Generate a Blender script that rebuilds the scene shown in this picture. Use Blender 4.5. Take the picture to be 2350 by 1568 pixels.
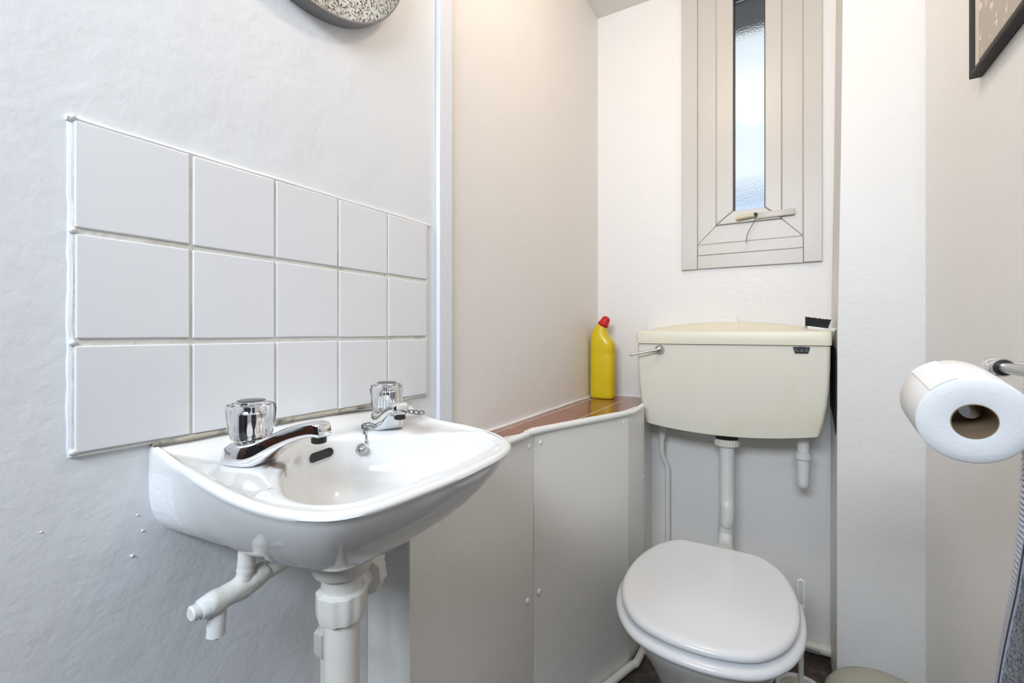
import bpy, bmesh, math, random
from mathutils import Vector, Matrix
from mathutils.bvhtree import BVHTree
random.seed(7)
for o in list(bpy.data.objects): bpy.data.objects.remove(o)
SC = bpy.context.scene
COL = SC.collection
PI = math.pi
# ------------------------------------------------------------------ camera, world, lights, exposure
cam = bpy.data.cameras.new('camera'); co = bpy.data.objects.new('camera', cam); COL.objects.link(co)
co.location = (0.6343, 0, 1.03); co.rotation_euler = (PI/2, 0, math.atan2(622, 1060))
cam.sensor_width = 36; cam.lens = 36*1060/2350; cam.shift_y = -21/2350; cam.clip_start = 0.02
SC.camera = co
W = bpy.data.worlds.new('world'); SC.world = W; W.use_nodes = True
bg = W.node_tree.nodes['Background']; bg.inputs[0].default_value = (0.84, 0.93, 1.0, 1); bg.inputs[1].default_value = 0.74
def area(name, loc, rot, sx, sy, power, color):
    l = bpy.data.lights.new(name, 'AREA'); l.shape = 'RECTANGLE'; l.size = sx; l.size_y = sy
    l.energy = power; l.color = color
    o = bpy.data.objects.new(name, l); COL.objects.link(o); o.location = loc; o.rotation_euler = rot
    return o
# added cool fill lamp, unseen in the hall behind the viewpoint
area('hall_fill_light', (0.50, -1.05, 1.90), (math.radians(72), 0, 0), .95, .42, 29, (0.79, 0.89, 1.0))
SC.view_settings.view_transform = 'Standard'; SC.view_settings.look = 'None'
SC.view_settings.exposure = 0.43; SC.view_settings.gamma = 1.0; SC.view_settings.use_curve_mapping = False

# ------------------------------------------------------------------ materials
def mat(name, color, rough=0.5, metal=0.0, **k):
    m = bpy.data.materials.new(name); m.use_nodes = True
    nt = m.node_tree; b = nt.nodes['Principled BSDF']
    b.inputs['Base Color'].default_value = (*color, 1); b.inputs['Roughness'].default_value = rough
    b.inputs['Metallic'].default_value = metal
    for key, v in k.get('inp', {}).items(): b.inputs[key].default_value = v
    tc = nt.nodes.new('ShaderNodeTexCoord')
    def noise(scale, detail=4, vec=None, rough_=0.5):
        n = nt.nodes.new('ShaderNodeTexNoise'); n.inputs['Scale'].default_value = scale
        n.inputs['Detail'].default_value = detail; n.inputs['Roughness'].default_value = rough_
        nt.links.new(vec if vec else tc.outputs['Object'], n.inputs['Vector']); return n
    if 'bump' in k:
        prev = None
        for (sc, st, dist) in k['bump']:
            n = noise(sc, 5); bp = nt.nodes.new('ShaderNodeBump')
            bp.inputs['Strength'].default_value = st; bp.inputs['Distance'].default_value = dist
            nt.links.new(n.outputs[0], bp.inputs['Height'])
            if prev: nt.links.new(prev.outputs[0], bp.inputs['Normal'])
            prev = bp
        nt.links.new(prev.outputs[0], b.inputs['Normal'])
    if 'vary' in k:      # (second colour, scale, low, high)
        c2, sc, lo, hi = k['vary']
        n = noise(sc, 6); r = nt.nodes.new('ShaderNodeMapRange')
        r.inputs[1].default_value = lo; r.inputs[2].default_value = hi
        mx = nt.nodes.new('ShaderNodeMix'); mx.data_type = 'RGBA'
        mx.inputs[6].default_value = (*color, 1); mx.inputs[7].default_value = (*c2, 1)
        nt.links.new(n.outputs[0], r.inputs[0]); nt.links.new(r.outputs[0], mx.inputs[0])
        nt.links.new(mx.outputs[2], b.inputs['Base Color'])
    return m
PLASTER = [(9, 0.3, 0.01), (70, 0.28, 0.0025), (320, 0.2, 0.0008)]
M = {}
M['wall'] = mat('white wall paint', (0.785, 0.80, 0.825), 0.42, bump=PLASTER)  # blue tint puts some of the cool light into the paint
M['wall2'] = mat('cream wall paint with lamp warmth', (0.81, 0.785, 0.76), 0.45, bump=PLASTER)  # cream paint, tinted warmer to carry the lamp's warmth
M['wall3'] = mat('wall paint lightened against shade', (0.87, 0.85, 0.825), 0.45, bump=PLASTER)  # same off white, lightened to offset the shade on this wall
M['wall4'] = mat('wall paint darkened against light', (0.765, 0.755, 0.74), 0.45, bump=PLASTER)  # same off white, darkened because this face catches more light
M['boxing'] = mat('satin white painted board', (0.80, 0.785, 0.75), 0.35, bump=[(14, 0.25, 0.006), (90, 0.25, 0.002)])
M['gloss'] = mat('white gloss paint', (0.82, 0.82, 0.81), 0.22, bump=[(25, 0.2, 0.002)])
M['pipe'] = mat('painted pipe', (0.78, 0.755, 0.70), 0.35, bump=[(60, 0.35, 0.002), (200, .2, .001)])
M['batten'] = mat('painted batten', (0.77, 0.80, 0.87), 0.3, bump=[(30, 0.15, 0.002)])
M['tile'] = mat('white glazed tile', (0.80, 0.81, 0.835), 0.2, bump=[(6, 0.05, 0.002)])
M['grout'] = mat('cream grout', (0.74, 0.725, 0.68), 0.8, bump=[(150, 0.6, 0.003)], vary=((0.56, 0.52, 0.44), 18, 0.52, 0.75))
M['ceil'] = mat('ceiling paint', (0.78, 0.77, 0.74), 0.6, bump=PLASTER)
M['floor'] = mat('dark brown vinyl floor', (0.045, 0.032, 0.022), 0.45, vary=((0.12, 0.09, 0.07), 30, 0.45, 0.7), bump=[(40, .3, .002)])
M['upvc'] = mat('cream white window plastic', (0.565, 0.53, 0.485), 0.35, bump=[(12, 0.06, 0.003)])
M['groove'] = mat('dirt in joint', (0.52, 0.48, 0.41), 0.7)
M['rubber'] = mat('black rubber gasket', (0.012, 0.016, 0.02), 0.5)
M['chrome'] = mat('chrome', (0.80, 0.81, 0.83), 0.07, 1.0, bump=[(40, 0.05, 0.001)])
M['dullchrome'] = mat('dull chrome', (0.50, 0.50, 0.50), 0.22, 1.0)
M['chain'] = mat('tarnished chain metal', (0.25, 0.26, 0.27), 0.3, 1.0)
M['black'] = mat('black plastic', (0.012, 0.012, 0.012), 0.4)
M['darkcap'] = mat('dark grey cap disc', (0.13, 0.13, 0.135), 0.3, 0.6, bump=[(120, .4, .001)])
M['acrylic'] = mat('clear acrylic', (0.98, 0.985, 0.99), 0.03, inp={'Transmission Weight': 1.0, 'IOR': 1.45})
M['cistern'] = mat('aged cream plastic', (0.74, 0.71, 0.615), 0.36, vary=((0.68, 0.64, 0.46), 5, 0.58, 0.80), bump=[(120, .04, .001)])
M['cisternlid'] = mat('yellowed cream plastic', (0.77, 0.73, 0.58), 0.36, vary=((0.75, 0.68, 0.46), 5, 0.55, 0.8))
M['seat'] = mat('white toilet seat plastic', (0.78, 0.785, 0.80), 0.16)
M['pan'] = mat('white vitreous pan', (0.66, 0.65, 0.62), 0.15, vary=((0.50, 0.44, 0.34), 9, 0.62, 0.85))
M['whiteplastic'] = mat('white plastic', (0.72, 0.72, 0.70), 0.35)
M['creamplastic'] = mat('aged cream handle plastic', (0.66, 0.60, 0.44), 0.4)
M['yellow'] = mat('yellow bottle plastic', (0.68, 0.50, 0.005), 0.28, inp={'Subsurface Weight': 0.15, 'Subsurface Radius': (.01, .008, .001)})
M['yellow2'] = mat('yellow green liquid line', (0.48, 0.40, 0.01), 0.28)
M['red'] = mat('red cap plastic', (0.55, 0.008, 0.006), 0.32)
M['terracotta'] = mat('glazed terracotta tile', (0.245, 0.085, 0.04), 0.10, vary=((0.33, 0.13, 0.07), 14, 0.4, 0.7), bump=[(10, .04, .002)])
M['paper'] = mat('toilet paper', (0.86, 0.86, 0.86), 0.9, bump=[(220, 0.35, 0.001)])
M['card'] = mat('brown card core', (0.25, 0.17, 0.10), 0.85)
M['bin'] = mat('smoky translucent plastic', (0.46, 0.45, 0.36), 0.4, inp={'Transmission Weight': 0.25})
M['wire'] = mat('grey wire', (0.16, 0.14, 0.12), 0.5, 0.5)
M['slate'] = mat('grey disc rim', (0.22, 0.215, 0.22), 0.4, 0.3, bump=[(60, .3, .002)])
M['frame'] = mat('black brown frame', (0.018, 0.015, 0.013), 0.6)
M['mount'] = mat('ivory mount card', (0.72, 0.68, 0.60), 0.8)
M['art'] = mat('taupe print paper', (0.50, 0.44, 0.38), 0.6, vary=((0.80, 0.72, 0.66), 55, 0.60, 0.66))
M['brownwood'] = mat('brown stained door', (0.10, 0.035, 0.014), 0.4, vary=((0.05, 0.02, 0.01), 8, 0.4, 0.6))
M['hall'] = mat('dark hall wall', (0.10, 0.11, 0.14), 0.8)
M['plaster'] = mat('dark brown wall patch', (0.05, 0.03, 0.02), 0.9, vary=((0.012, 0.01, 0.008), 16, 0.4, 0.6))
M['dirt'] = mat('grimy sealant', (0.45, 0.42, 0.34), 0.7, vary=((0.12, 0.11, 0.08), 45, 0.52, 0.7), bump=[(150, .6, .002)])
M['neighbour'] = mat('pale rendered outside wall', (0.62, 0.70, 0.86), 0.9)
M['eave'] = mat('dark eaves board', (0.05, 0.06, 0.06), 0.7)
m = bpy.data.materials.new('frosted glass'); m.use_nodes = True; M['frosted'] = m
nt = m.node_tree; b = nt.nodes['Principled BSDF']
b.inputs['Base Color'].default_value = (0.95, 0.98, 1, 1); b.inputs['Transmission Weight'].default_value = 1
b.inputs['Roughness'].default_value = 0.2; b.inputs['IOR'].default_value = 1.2
b.inputs['Coat Weight'].default_value = 0.8; b.inputs['Coat Roughness'].default_value = 0.02
tc = nt.nodes.new('ShaderNodeTexCoord'); n = nt.nodes.new('ShaderNodeTexNoise'); n.inputs['Scale'].default_value = 160
bp = nt.nodes.new('ShaderNodeBump'); bp.inputs['Strength'].default_value = 0.5; bp.inputs['Distance'].default_value = .002
nt.links.new(tc.outputs['Object'], n.inputs['Vector']); nt.links.new(n.outputs[0], bp.inputs['Height']); nt.links.new(bp.outputs[0], b.inputs['Normal'])
# glitter: crushed mirror chips
m = bpy.data.materials.new('crushed mirror glitter'); m.use_nodes = True; M['glitter'] = m
nt = m.node_tree; b = nt.nodes['Principled BSDF']; b.inputs['Metallic'].default_value = 0.75; b.inputs['Roughness'].default_value = 0.22
tc = nt.nodes.new('ShaderNodeTexCoord'); v = nt.nodes.new('ShaderNodeTexVoronoi'); v.inputs['Scale'].default_value = 400
nt.links.new(tc.outputs['Object'], v.inputs['Vector'])
cr = nt.nodes.new('ShaderNodeValToRGB'); e = cr.color_ramp.elements
e[0].position = 0.12; e[0].color = (.12, .12, .11, 1); e[1].position = .85; e[1].color = (.95, .98, .96, 1)
e2 = e.new(.4); e2.color = (.70, .72, .70, 1)
sp = nt.nodes.new('ShaderNodeSeparateColor'); nt.links.new(v.outputs['Color'], sp.inputs[0])
nt.links.new(sp.outputs[0], cr.inputs[0]); nt.links.new(cr.outputs[0], b.inputs['Base Color'])
bp = nt.nodes.new('ShaderNodeBump'); bp.inputs['Strength'].default_value = 1; bp.inputs['Distance'].default_value = .004
nt.links.new(sp.outputs[1], bp.inputs['Height']); nt.links.new(bp.outputs[0], b.inputs['Normal'])
# towel
M['towel'] = mat('grey towel pile', (0.60, 0.62, 0.68), 0.95, vary=((0.16, 0.16, 0.20), 300, 0.52, 0.66), bump=[(260, 1.0, 0.004)])
M['hem'] = mat('lavender grey hem yarn', (0.52, 0.53, 0.60), 0.95, bump=[(400, .8, .001)])
M['stitch'] = mat('dark grey stitching', (0.07, 0.07, 0.085), 0.9)
# ceramic with a patch of wall paint on the near side and rust by the tap
m = bpy.data.materials.new('white glazed ceramic'); m.use_nodes = True; M['ceramic'] = m
nt = m.node_tree; b = nt.nodes['Principled BSDF']; L = nt.links.new
b.inputs['Roughness'].default_value = 0.08
tc = nt.nodes.new('ShaderNodeTexCoord')
sx = nt.nodes.new('ShaderNodeSeparateXYZ'); L(tc.outputs['Object'], sx.inputs[0])
def math_(op, a, bb, clamp=False):
    q = nt.nodes.new('ShaderNodeMath'); q.operation = op; q.use_clamp = clamp
    for i, t in enumerate((a, bb)):
        if t is None: continue
        if isinstance(t, (int, float)): q.inputs[i].default_value = t
        else: L(t, q.inputs[i])
    return q.outputs[0]
nz = nt.nodes.new('ShaderNodeTexNoise'); nz.inputs['Scale'].default_value = 90; nz.inputs['Detail'].default_value = 5; L(tc.outputs['Object'], nz.inputs['Vector'])
nb = nt.nodes.new('ShaderNodeTexNoise'); nb.inputs['Scale'].default_value = 14; L(tc.outputs['Object'], nb.inputs['Vector'])
edge = math_('ADD', sx.outputs[0], math_('MULTIPLY', math_('SUBTRACT', nz.outputs[0], .5), .012))
px_ = math_('LESS_THAN', edge, 0.038)
py_ = math_('LESS_THAN', sx.outputs[1], 0.275); pz_ = math_('LESS_THAN', sx.outputs[2], 0.866)
patch = math_('MULTIPLY', math_('MULTIPLY', px_, py_), pz_)
def blob(cx, cy, cz, r, soft, thr=.5):
    s = nt.nodes.new('ShaderNodeVectorMath'); s.operation = 'DISTANCE'; L(tc.outputs['Object'], s.inputs[0]); s.inputs[1].default_value = (cx, cy, cz)
    d = math_('ADD', s.outputs['Value'], math_('MULTIPLY', math_('SUBTRACT', nz.outputs[0], .5), r*1.6))
    mr = nt.nodes.new('ShaderNodeMapRange'); mr.inputs[1].default_value = r; mr.inputs[2].default_value = r*(1-soft); L(d, mr.inputs[0])
    return mr.outputs[0]
rust = math_('MULTIPLY', blob(.129, .326, .877, .019, .6), .95)
chip = math_('MULTIPLY', blob(.345, .40, .868, .0075, .3), math_('GREATER_THAN', nz.outputs[0], .56))
mixc = nt.nodes.new('ShaderNodeMix'); mixc.data_type = 'RGBA'; mixc.inputs[6].default_value = (.80, .80, .79, 1); mixc.inputs[7].default_value = (.84, .85, .87, 1); L(patch, mixc.inputs[0])
mix2 = nt.nodes.new('ShaderNodeMix'); mix2.data_type = 'RGBA'; L(mixc.outputs[2], mix2.inputs[6]); mix2.inputs[7].default_value = (.13, .055, .014, 1); L(rust, mix2.inputs[0])
mix3 = nt.nodes.new('ShaderNodeMix'); mix3.data_type = 'RGBA'; L(mix2.outputs[2], mix3.inputs[6]); mix3.inputs[7].default_value = (.03, .02, .01, 1); L(chip, mix3.inputs[0])
L(mix3.outputs[2], b.inputs['Base Color'])
L(math_('ADD', math_('MULTIPLY', patch, .5), .08), b.inputs['Roughness'])
bp = nt.nodes.new('ShaderNodeBump'); bp.inputs['Distance'].default_value = .002; L(math_('ADD', math_('MULTIPLY', patch, .6), 0.0), bp.inputs['Strength']); L(nz.outputs[0], bp.inputs['Height']); L(bp.outputs[0], b.inputs['Normal'])

# ------------------------------------------------------------------ mesh helpers
def new(): return bmesh.new()
def box(bm, x0, x1, y0, y1, z0, z1, bev=0, seg=1, rot=None, piv=None):
    r = bmesh.ops.create_cube(bm, size=1.0); vs = r['verts']
    for v in vs: v.co = Vector((x0+(v.co.x+.5)*(x1-x0), y0+(v.co.y+.5)*(y1-y0), z0+(v.co.z+.5)*(z1-z0)))
    if bev:
        es = list({e for v in vs for e in v.link_edges})
        rr = bmesh.ops.bevel(bm, geom=es, offset=bev, segments=seg, profile=.5, affect='EDGES')
        vs = list({v for f in rr['faces'] for v in f.verts} | {v for v in vs if v.is_valid})
    if rot is not None: bmesh.ops.rotate(bm, verts=vs, cent=piv, matrix=rot)
    return bm
def rings(bm, R, closed=True, cap0=True, cap1=True):
    V = [[bm.verts.new(p) for p in r] for r in R]
    n = len(R[0])
    for a, c in zip(V, V[1:]):
        for i in range(n if closed else n-1):
            j = (i+1) % n
            try: bm.faces.new((a[i], a[j], c[j], c[i]))
            except ValueError: pass
    if closed and cap0: bm.faces.new(list(reversed(V[0])))
    if closed and cap1: bm.faces.new(V[-1])
    return V
def tube(bm, pts, r, n=12, cap=True):
    P = [Vector(p) for p in pts]; R = []
    rs = r if isinstance(r, (list, tuple)) else [r]*len(P)
    t = (P[1]-P[0]).normalized(); up = Vector((0, 0, 1)) if abs(t.z) < .9 else Vector((1, 0, 0))
    u = t.cross(up).normalized()
    for i, p in enumerate(P):
        if i == 0: tt = P[1]-P[0]
        elif i == len(P)-1: tt = P[-1]-P[-2]
        else: tt = (P[i+1]-P[i]).normalized()+(P[i]-P[i-1]).normalized()
        tt.normalize(); u = (u-tt*u.dot(tt)).normalized(); w = tt.cross(u)
        R.append([p+(u*math.cos(a)+w*math.sin(a))*rs[i] for a in [2*PI*k/n for k in range(n)]])
    rings(bm, R, True, cap, cap); return bm
def smooth_path(pts, k=6):
    P = [Vector(p) for p in pts]; P = [P[0]]+P+[P[-1]]; out = []
    for i in range(1, len(P)-2):
        for j in range(k):
            t = j/k; a, b_, c, d = P[i-1:i+3]
            out.append(.5*((2*b_)+(-a+c)*t+(2*a-5*b_+4*c-d)*t*t+(-a+3*b_-3*c+d)*t**3))
    out.append(P[-2]); return out
def lathe(bm, prof, c, axis='z', n=24, cap=True, flute=0, fn=8):
    R = []
    for (r, h) in prof:
        ring = []
        for k in range(n):
            a = 2*PI*k/n; rr = r*(1+flute*(1 if (k*fn*2//n) % 2 == 0 else 0))
            p = {'z': (rr*math.cos(a), rr*math.sin(a), h), 'x': (h, rr*math.cos(a), rr*math.sin(a)), 'y': (rr*math.sin(a), h, rr*math.cos(a))}[axis]
            ring.append(Vector(p)+Vector(c))
        R.append(ring)
    rings(bm, R, True, cap, cap); return bm
ORG = {}
def obj(name, bm, m, parent=None, local=False, smooth=40, label=None, kind=None):
    bmesh.ops.recalc_face_normals(bm, faces=bm.faces)
    me = bpy.data.meshes.new(name); 
    o = bpy.data.objects.new(name, me); COL.objects.link(o)
    org = Vector((0, 0, 0))
    if parent is not None:
        o.parent = parent; org = ORG.get(parent.name, Vector((0, 0, 0)))
    if not local:
        for v in bm.verts: v.co -= org
    bm.to_mesh(me); bm.free()
    if smooth:
        me.shade_smooth(); me.set_sharp_from_angle(angle=math.radians(smooth))
    me.materials.append(M[m] if isinstance(m, str) else m)
    ORG[o.name] = org if not local else org
    if label: o['label'] = label
    if kind: o['kind'] = kind
    return o
def thing(name, label, cat, loc, rotz=0, group=None):
    o = bpy.data.objects.new(name, None); COL.objects.link(o); o.empty_display_size = .02
    o.location = loc; o.rotation_euler = (0, 0, rotz)
    o['label'] = label; o['category'] = cat
    if group: o['group'] = group
    ORG[o.name] = Vector(loc); return o
def tag(o, label, cat, group=None):
    o['label'] = label; o['category'] = cat
    if group: o['group'] = group
    return o
def struct(name, bm=None, m=None, smooth=0, label=None, cat=None):
    if bm is None:
        o = bpy.data.objects.new(name, None); COL.objects.link(o); ORG[o.name] = Vector((0, 0, 0))
    else: o = obj(name, bm, m, smooth=smooth)
    o['kind'] = 'structure'
    if label: o['label'] = label
    if cat: o['category'] = cat
    return o

# ------------------------------------------------------------------ room shell
WX, BY, RX, NX, NY, CH = -0.006, 1.77, 0.950, 0.777, 1.56, 2.286
YF = -0.62
wall_left = struct('wall_left', box(new(), WX-.1, WX, .03, .79, 0, CH), 'wall', label='white painted plaster wall, cool light tinted in, with square tiles above the basin', cat='wall')
struct('wall_left', box(new(), WX-.1, WX, .79, BY+.1, 0, CH), 'wall2', label='cream painted side wall, lamp warmth tinted in, beyond the pale batten, above the tiled ledge', cat='wall')
wx0, wx1, wz0, wz1 = 0.372, 0.688, 1.31, 2.262
bm = new()
box(bm, WX, wx0, BY, BY+.12, 0, CH); box(bm, wx1, NX+.001, BY, BY+.12, 0, CH)
box(bm, wx0, wx1, BY, BY+.12, 0, wz0); box(bm, wx0, wx1, BY, BY+.12, wz1, CH)
struct('wall_back', bm, 'wall2', label='warm white end wall behind the cistern, pierced by a narrow window', cat='wall')
struct('wall_right', box(new(), RX, RX+.1, -.12, BY+.12, 0, CH), 'wall3', label='off white side wall carrying the picture and towel rail', cat='wall')
bm = new()
rings(bm, [[(x, NY, z), (RX, NY, z), (RX, BY+.12, z), (x, BY+.12, z)] for x, z in ((.763, 0), (.7635, .55), (.7645, 1.0), (.772, 1.5), (.780, CH))])
wall_pier = struct('wall_corner', bm, 'wall4', label='white painted pier boxing in the corner right of the toilet', cat='wall')
bp_ = new(); P = [(1.568, .82), (1.566, .90), (1.572, .965), (1.60, .985), (1.68, .99), (1.765, 1.03), (1.765, .80), (1.70, .79), (1.62, .76), (1.59, .74), (1.58, .78)]  # dark brown patch in the gap between cistern and pier
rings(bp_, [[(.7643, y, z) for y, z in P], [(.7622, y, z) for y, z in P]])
obj('dark_wall_patch', bp_, 'plaster', wall_pier, smooth=0, label='dark brown patch behind cistern side')
struct('ceiling', box(new(), WX-.1, RX+.1, YF, BY+.12, CH, CH+.08), 'ceil', label='cream white ceiling, corner visible left of the window', cat='ceiling')
struct('floor', box(new(), -1.3, 2.3, -2.1, BY+.12, -.06, 0), 'floor', label='dark brown grimy floor around the toilet', cat='floor')
# brown door standing open on the left beside the viewpoint, and the dim hall behind
dr = struct('door_1', box(new(), -.035, .004, -.74, .018, .01, 2.0, bev=.004), 'brownwood', label='brown stained wooden door standing open beside the viewpoint', cat='door')
h = new(); tube(h, [(.004, -.66, 1.0), (.045, -.66, 1.0), (.05, -.62, 1.0), (.05, -.56, 1.0)], .008)
obj('door_handle', h, 'chrome', dr)
bm = new(); box(bm, -1.2, 2.2, -2.1, -2.0, 0, 2.4); box(bm, -1.3, -1.2, -2.1, .13, 0, 2.4); box(bm, 2.2, 2.3, -2.1, .13, 0, 2.4); box(bm, -1.3, WX-.1, .03, .13, 0, 2.4); box(bm, RX+.1, 2.3, .03, .13, 0, 2.4); box(bm, -1.3, 2.3, -2.1, YF, CH+.08, 2.45)
box(bm, -1.3, WX-.1, YF, .13, CH+.08, 2.45); box(bm, RX+.1, 2.3, YF, .13, CH+.08, 2.45)
struct('wall_hall', bm, 'hall', label='dark far wall of the hall behind the viewpoint', cat='wall')
# wall batten between tiled wall and recess
bm = new(); box(bm, WX, .0052, .768, .812, .825, CH-.002, bev=.002, seg=2)
struct('trim_1', bm, 'batten', smooth=0, label='vertical pale blue painted batten right of the tiles', cat='trim')

# ------------------------------------------------------------------ tiles
grout = new(); box(grout, WX, -.0015, .183, .738, .900, 1.254)
obj('grout', grout, 'grout', wall_left, smooth=0)
rows = [(1.1392, 1.2505), (1.0228, 1.1325), (.9035, 1.0155)]
for j, (z0, z1) in enumerate(rows):
    for i in range(5):
        y0 = .184+i*.110+(.0015 if i else 0)+random.uniform(-.0006, .0006); y1 = .184+(i+1)*.110-.0022+random.uniform(-.0005, .0005)
        dz = random.uniform(-.0008, .0008); t = random.uniform(-.0003, .0003)
        b_ = new(); box(b_, -.0055, .0008+t, y0, y1, z0+dz, z1+dz*.5, bev=.0014, seg=2)
        obj('tile', b_, 'tile', wall_left, smooth=0)
bm = new()      # painted filler bead round the tile field
pts = [(-.0035, .178+i*.0355, 1.2525+random.uniform(-.0006, .0006)) for i in range(17)]
tube(bm, pts, .0036, 8)
obj('paint_bead', bm, 'gloss', wall_left)
bm = new(); tube(bm, [(-.006, .1825+random.uniform(-.0005, .0005), .90+i*.0125) for i in range(29)], [random.uniform(.0030, .0042) for i in range(29)], 8)
for z in (1.136, 1.019, 1.2535, .905):
    bmesh.ops.create_icosphere(bm, subdivisions=2, radius=.0034, matrix=Matrix.Translation((-.002, .1825, z)))
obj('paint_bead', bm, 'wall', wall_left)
bm = new(); tube(bm, [(-.004, .735+random.uniform(-.0005, .0005), .90+i*.025) for i in range(15)], .0035, 8)
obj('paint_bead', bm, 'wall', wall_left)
for (y, z, r) in [(.235, .775, .0020), (.16, .83, .0012), (.24, .82, .0014), (.245, .80, .0016)]:
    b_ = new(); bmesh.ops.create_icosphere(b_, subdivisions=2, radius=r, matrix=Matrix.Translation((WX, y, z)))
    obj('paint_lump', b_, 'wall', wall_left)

# ------------------------------------------------------------------ window
win = struct('window_1', label='narrow cream framed window with frosted glass above the cistern', cat='window')
def hbar(name, poly, y0, y1, m='upvc', bev=.0015, par=None, label=None):
    bm = new(); rings(bm, [[(x, y0, z) for x, z in poly], [(x, y1, z) for x, z in poly]])
    if bev: bmesh.ops.bevel(bm, geom=[e for e in bm.edges if all(abs(v.co.y-y0) < 1e-6 for v in e.verts)], offset=bev, segments=2, profile=.5, affect='EDGES')
    return obj(name, bm, m, par or win, smooth=0, label=label)
A0, A1, A2, A3 = .3165, .3700, .6905, .7415      # outer architrave lines
ZA, ZB, ZC = 1.2555, 1.3030, CH-.002
hbar('architrave', [(A0, ZA), (A1, ZA), (A1, ZC), (A0, ZC)], 1.757, 1.78)
hbar('architrave', [(A2+.001, ZA+.001), (A3, ZA+.001), (A3, ZC), (A2+.001, ZC)], 1.756, 1.78)
hbar('architrave', [(A1+.001, ZA+.001), (A2, ZA), (A2, ZB), (A1+.001, ZB-.001)], 1.759, 1.78)
hbar('window_sill', [(A1+.001, ZB+.0015), (A2, ZB+.0015), (A2, 1.3412), (A1+.001, 1.3405)], 1.763, 1.80)
f0, f1, f2, f3, fz0, fz1, fzt = .3705, .4305, .6312, .6895, 1.343, 1.404, 2.262
g = .0004
hbar('window_frame', [(f0, fz0), (f3, fz0), (f2-g, fz1), (f1+g, fz1)], 1.765, 1.82)
hbar('window_frame', [(f0, fz0+g*2), (f1, fz1+g*2), (f1, fzt), (f0, fzt)], 1.765, 1.82)
hbar('window_frame', [(f3, fz0+g*2), (f3, fzt), (f2, fzt), (f2, fz1+g*2)], 1.765, 1.82)
s0, s1, s2, s3, sz0, sz1, sz2, sz3 = .4325, .4855, .5825, .6302, 1.406, 1.449, 2.193, 2.245
hbar('sash', [(s0, sz0), (s3, sz0), (s2-g, sz1), (s1+g, sz1)], 1.759, 1.81, bev=.003)
hbar('sash', [(s0, sz0+2*g), (s1, sz1+2*g), (s1, sz2-g), (s0, sz3-g)], 1.759, 1.81, bev=.003)
hbar('sash', [(s3, sz0+2*g), (s3, sz3-g), (s2, sz2-g), (s2, sz1+2*g)], 1.759, 1.81, bev=.003)
hbar('sash', [(s0, sz3), (s1+g, sz2), (s2-g, sz2), (s3, sz3)], 1.759, 1.81, bev=.003)
hbar('window_frame', [(f0, fzt+.003), (f3, fzt+.003), (f3, CH-.003), (f0, CH-.003)], 1.765, 1.82)
bm = new(); box(bm, wx0, wx1, 1.7705, 1.7755, wz0, fzt, 0)   # dark joint backing seen only in the fine gaps
bmesh.ops.delete(bm, geom=list(bm.faces)[:0], context='FACES')
bm.free(); bm = new()
for (x0, x1, z0, z1) in [(A1-.001, f0+.001, ZA+.02, 2.25), (f1-.002, s0+.002, fz1, 2.25), (s3-.002, f2+.003, fz1, 2.25), (f3-.003, A2+.002, ZB, 2.25), (f0, f3, ZB-.002, ZB+.003), (f0, f3, 1.339, 1.345), (f1, f2, 1.402, 1.408)]:
    box(bm, x0, x1, 1.7665, 1.80, z0, z1)
obj('joint_dirt', bm, 'groove', win, smooth=0)
bm = new()
box(bm, s1, s1+.0050, 1.772, 1.795, sz1, sz2); box(bm, s2-.0025, s2, 1.772, 1.795, sz1, sz2)
box(bm, s1, s2, 1.772, 1.795, sz2-.004, sz2); box(bm, s1+.004, s2-.002, 1.785, 1.795, sz2-.020, sz2-.015)
obj('gasket', bm, 'rubber', win, smooth=0)
pane = new(); box(pane, s1+.001, s2-.001, 1.782, 1.786, sz1-.001, sz2)
obj('pane', pane, 'frosted', win, smooth=0, label='frosted glass pane with a lamp reflected in it')
# broken casement stay
hd = new(); tube(hd, smooth_path([(.497, 1.752, 1.4205), (.512, 1.748, 1.4215), (.535, 1.748, 1.4235), (.552, 1.750, 1.4245)], 4), [.0085]*4+[.008]*5+[.0075]*4, 12)
ho = obj('stay_handle', hd, 'creamplastic', win, label='cream casement stay fixed low on the sash')
bm = new(); box(bm, .557, .668, 1.752, 1.759, 1.4115, 1.4325, bev=.003, seg=2, rot=Matrix.Rotation(math.radians(-1), 3, 'Y'), piv=(.6, 1.756, 1.423))
obj('stay_arm', bm, 'upvc', ho)
bm = new(); lathe(bm, [(.0065, 1.757), (.0065, 1.746), (.0045, 1.742), (.002, 1.741)], (.5545, 0, 1.4255), 'y', 16); obj('screw', bm, 'black', ho)
bm = new(); tube(bm, smooth_path([(.556, 1.742, 1.422), (.552, 1.738, 1.402), (.540, 1.735, 1.378), (.531, 1.735, 1.358), (.527, 1.737, 1.331)]), .0012, 6)
obj('wire', bm, 'wire', ho)
# outside, seen softly through the frosted pane
bm = new(); box(bm, -1.5, 2.5, 2.25, 2.36, 2.42, 2.46); box(bm, -1.5, 2.5, 2.34, 2.36, 2.40, 2.7)
tag(obj('eaves_board', bm, 'eave', smooth=0), 'dark eaves outside, blurred at the top of the window', 'eaves')
bm = new(); box(bm, -6, 9, 7.0, 7.2, -1, 2.95)
tag(obj('outside_wall', bm, 'neighbour', smooth=0), 'pale blue grey wall outside, low in the frosted window', 'wall')

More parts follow.
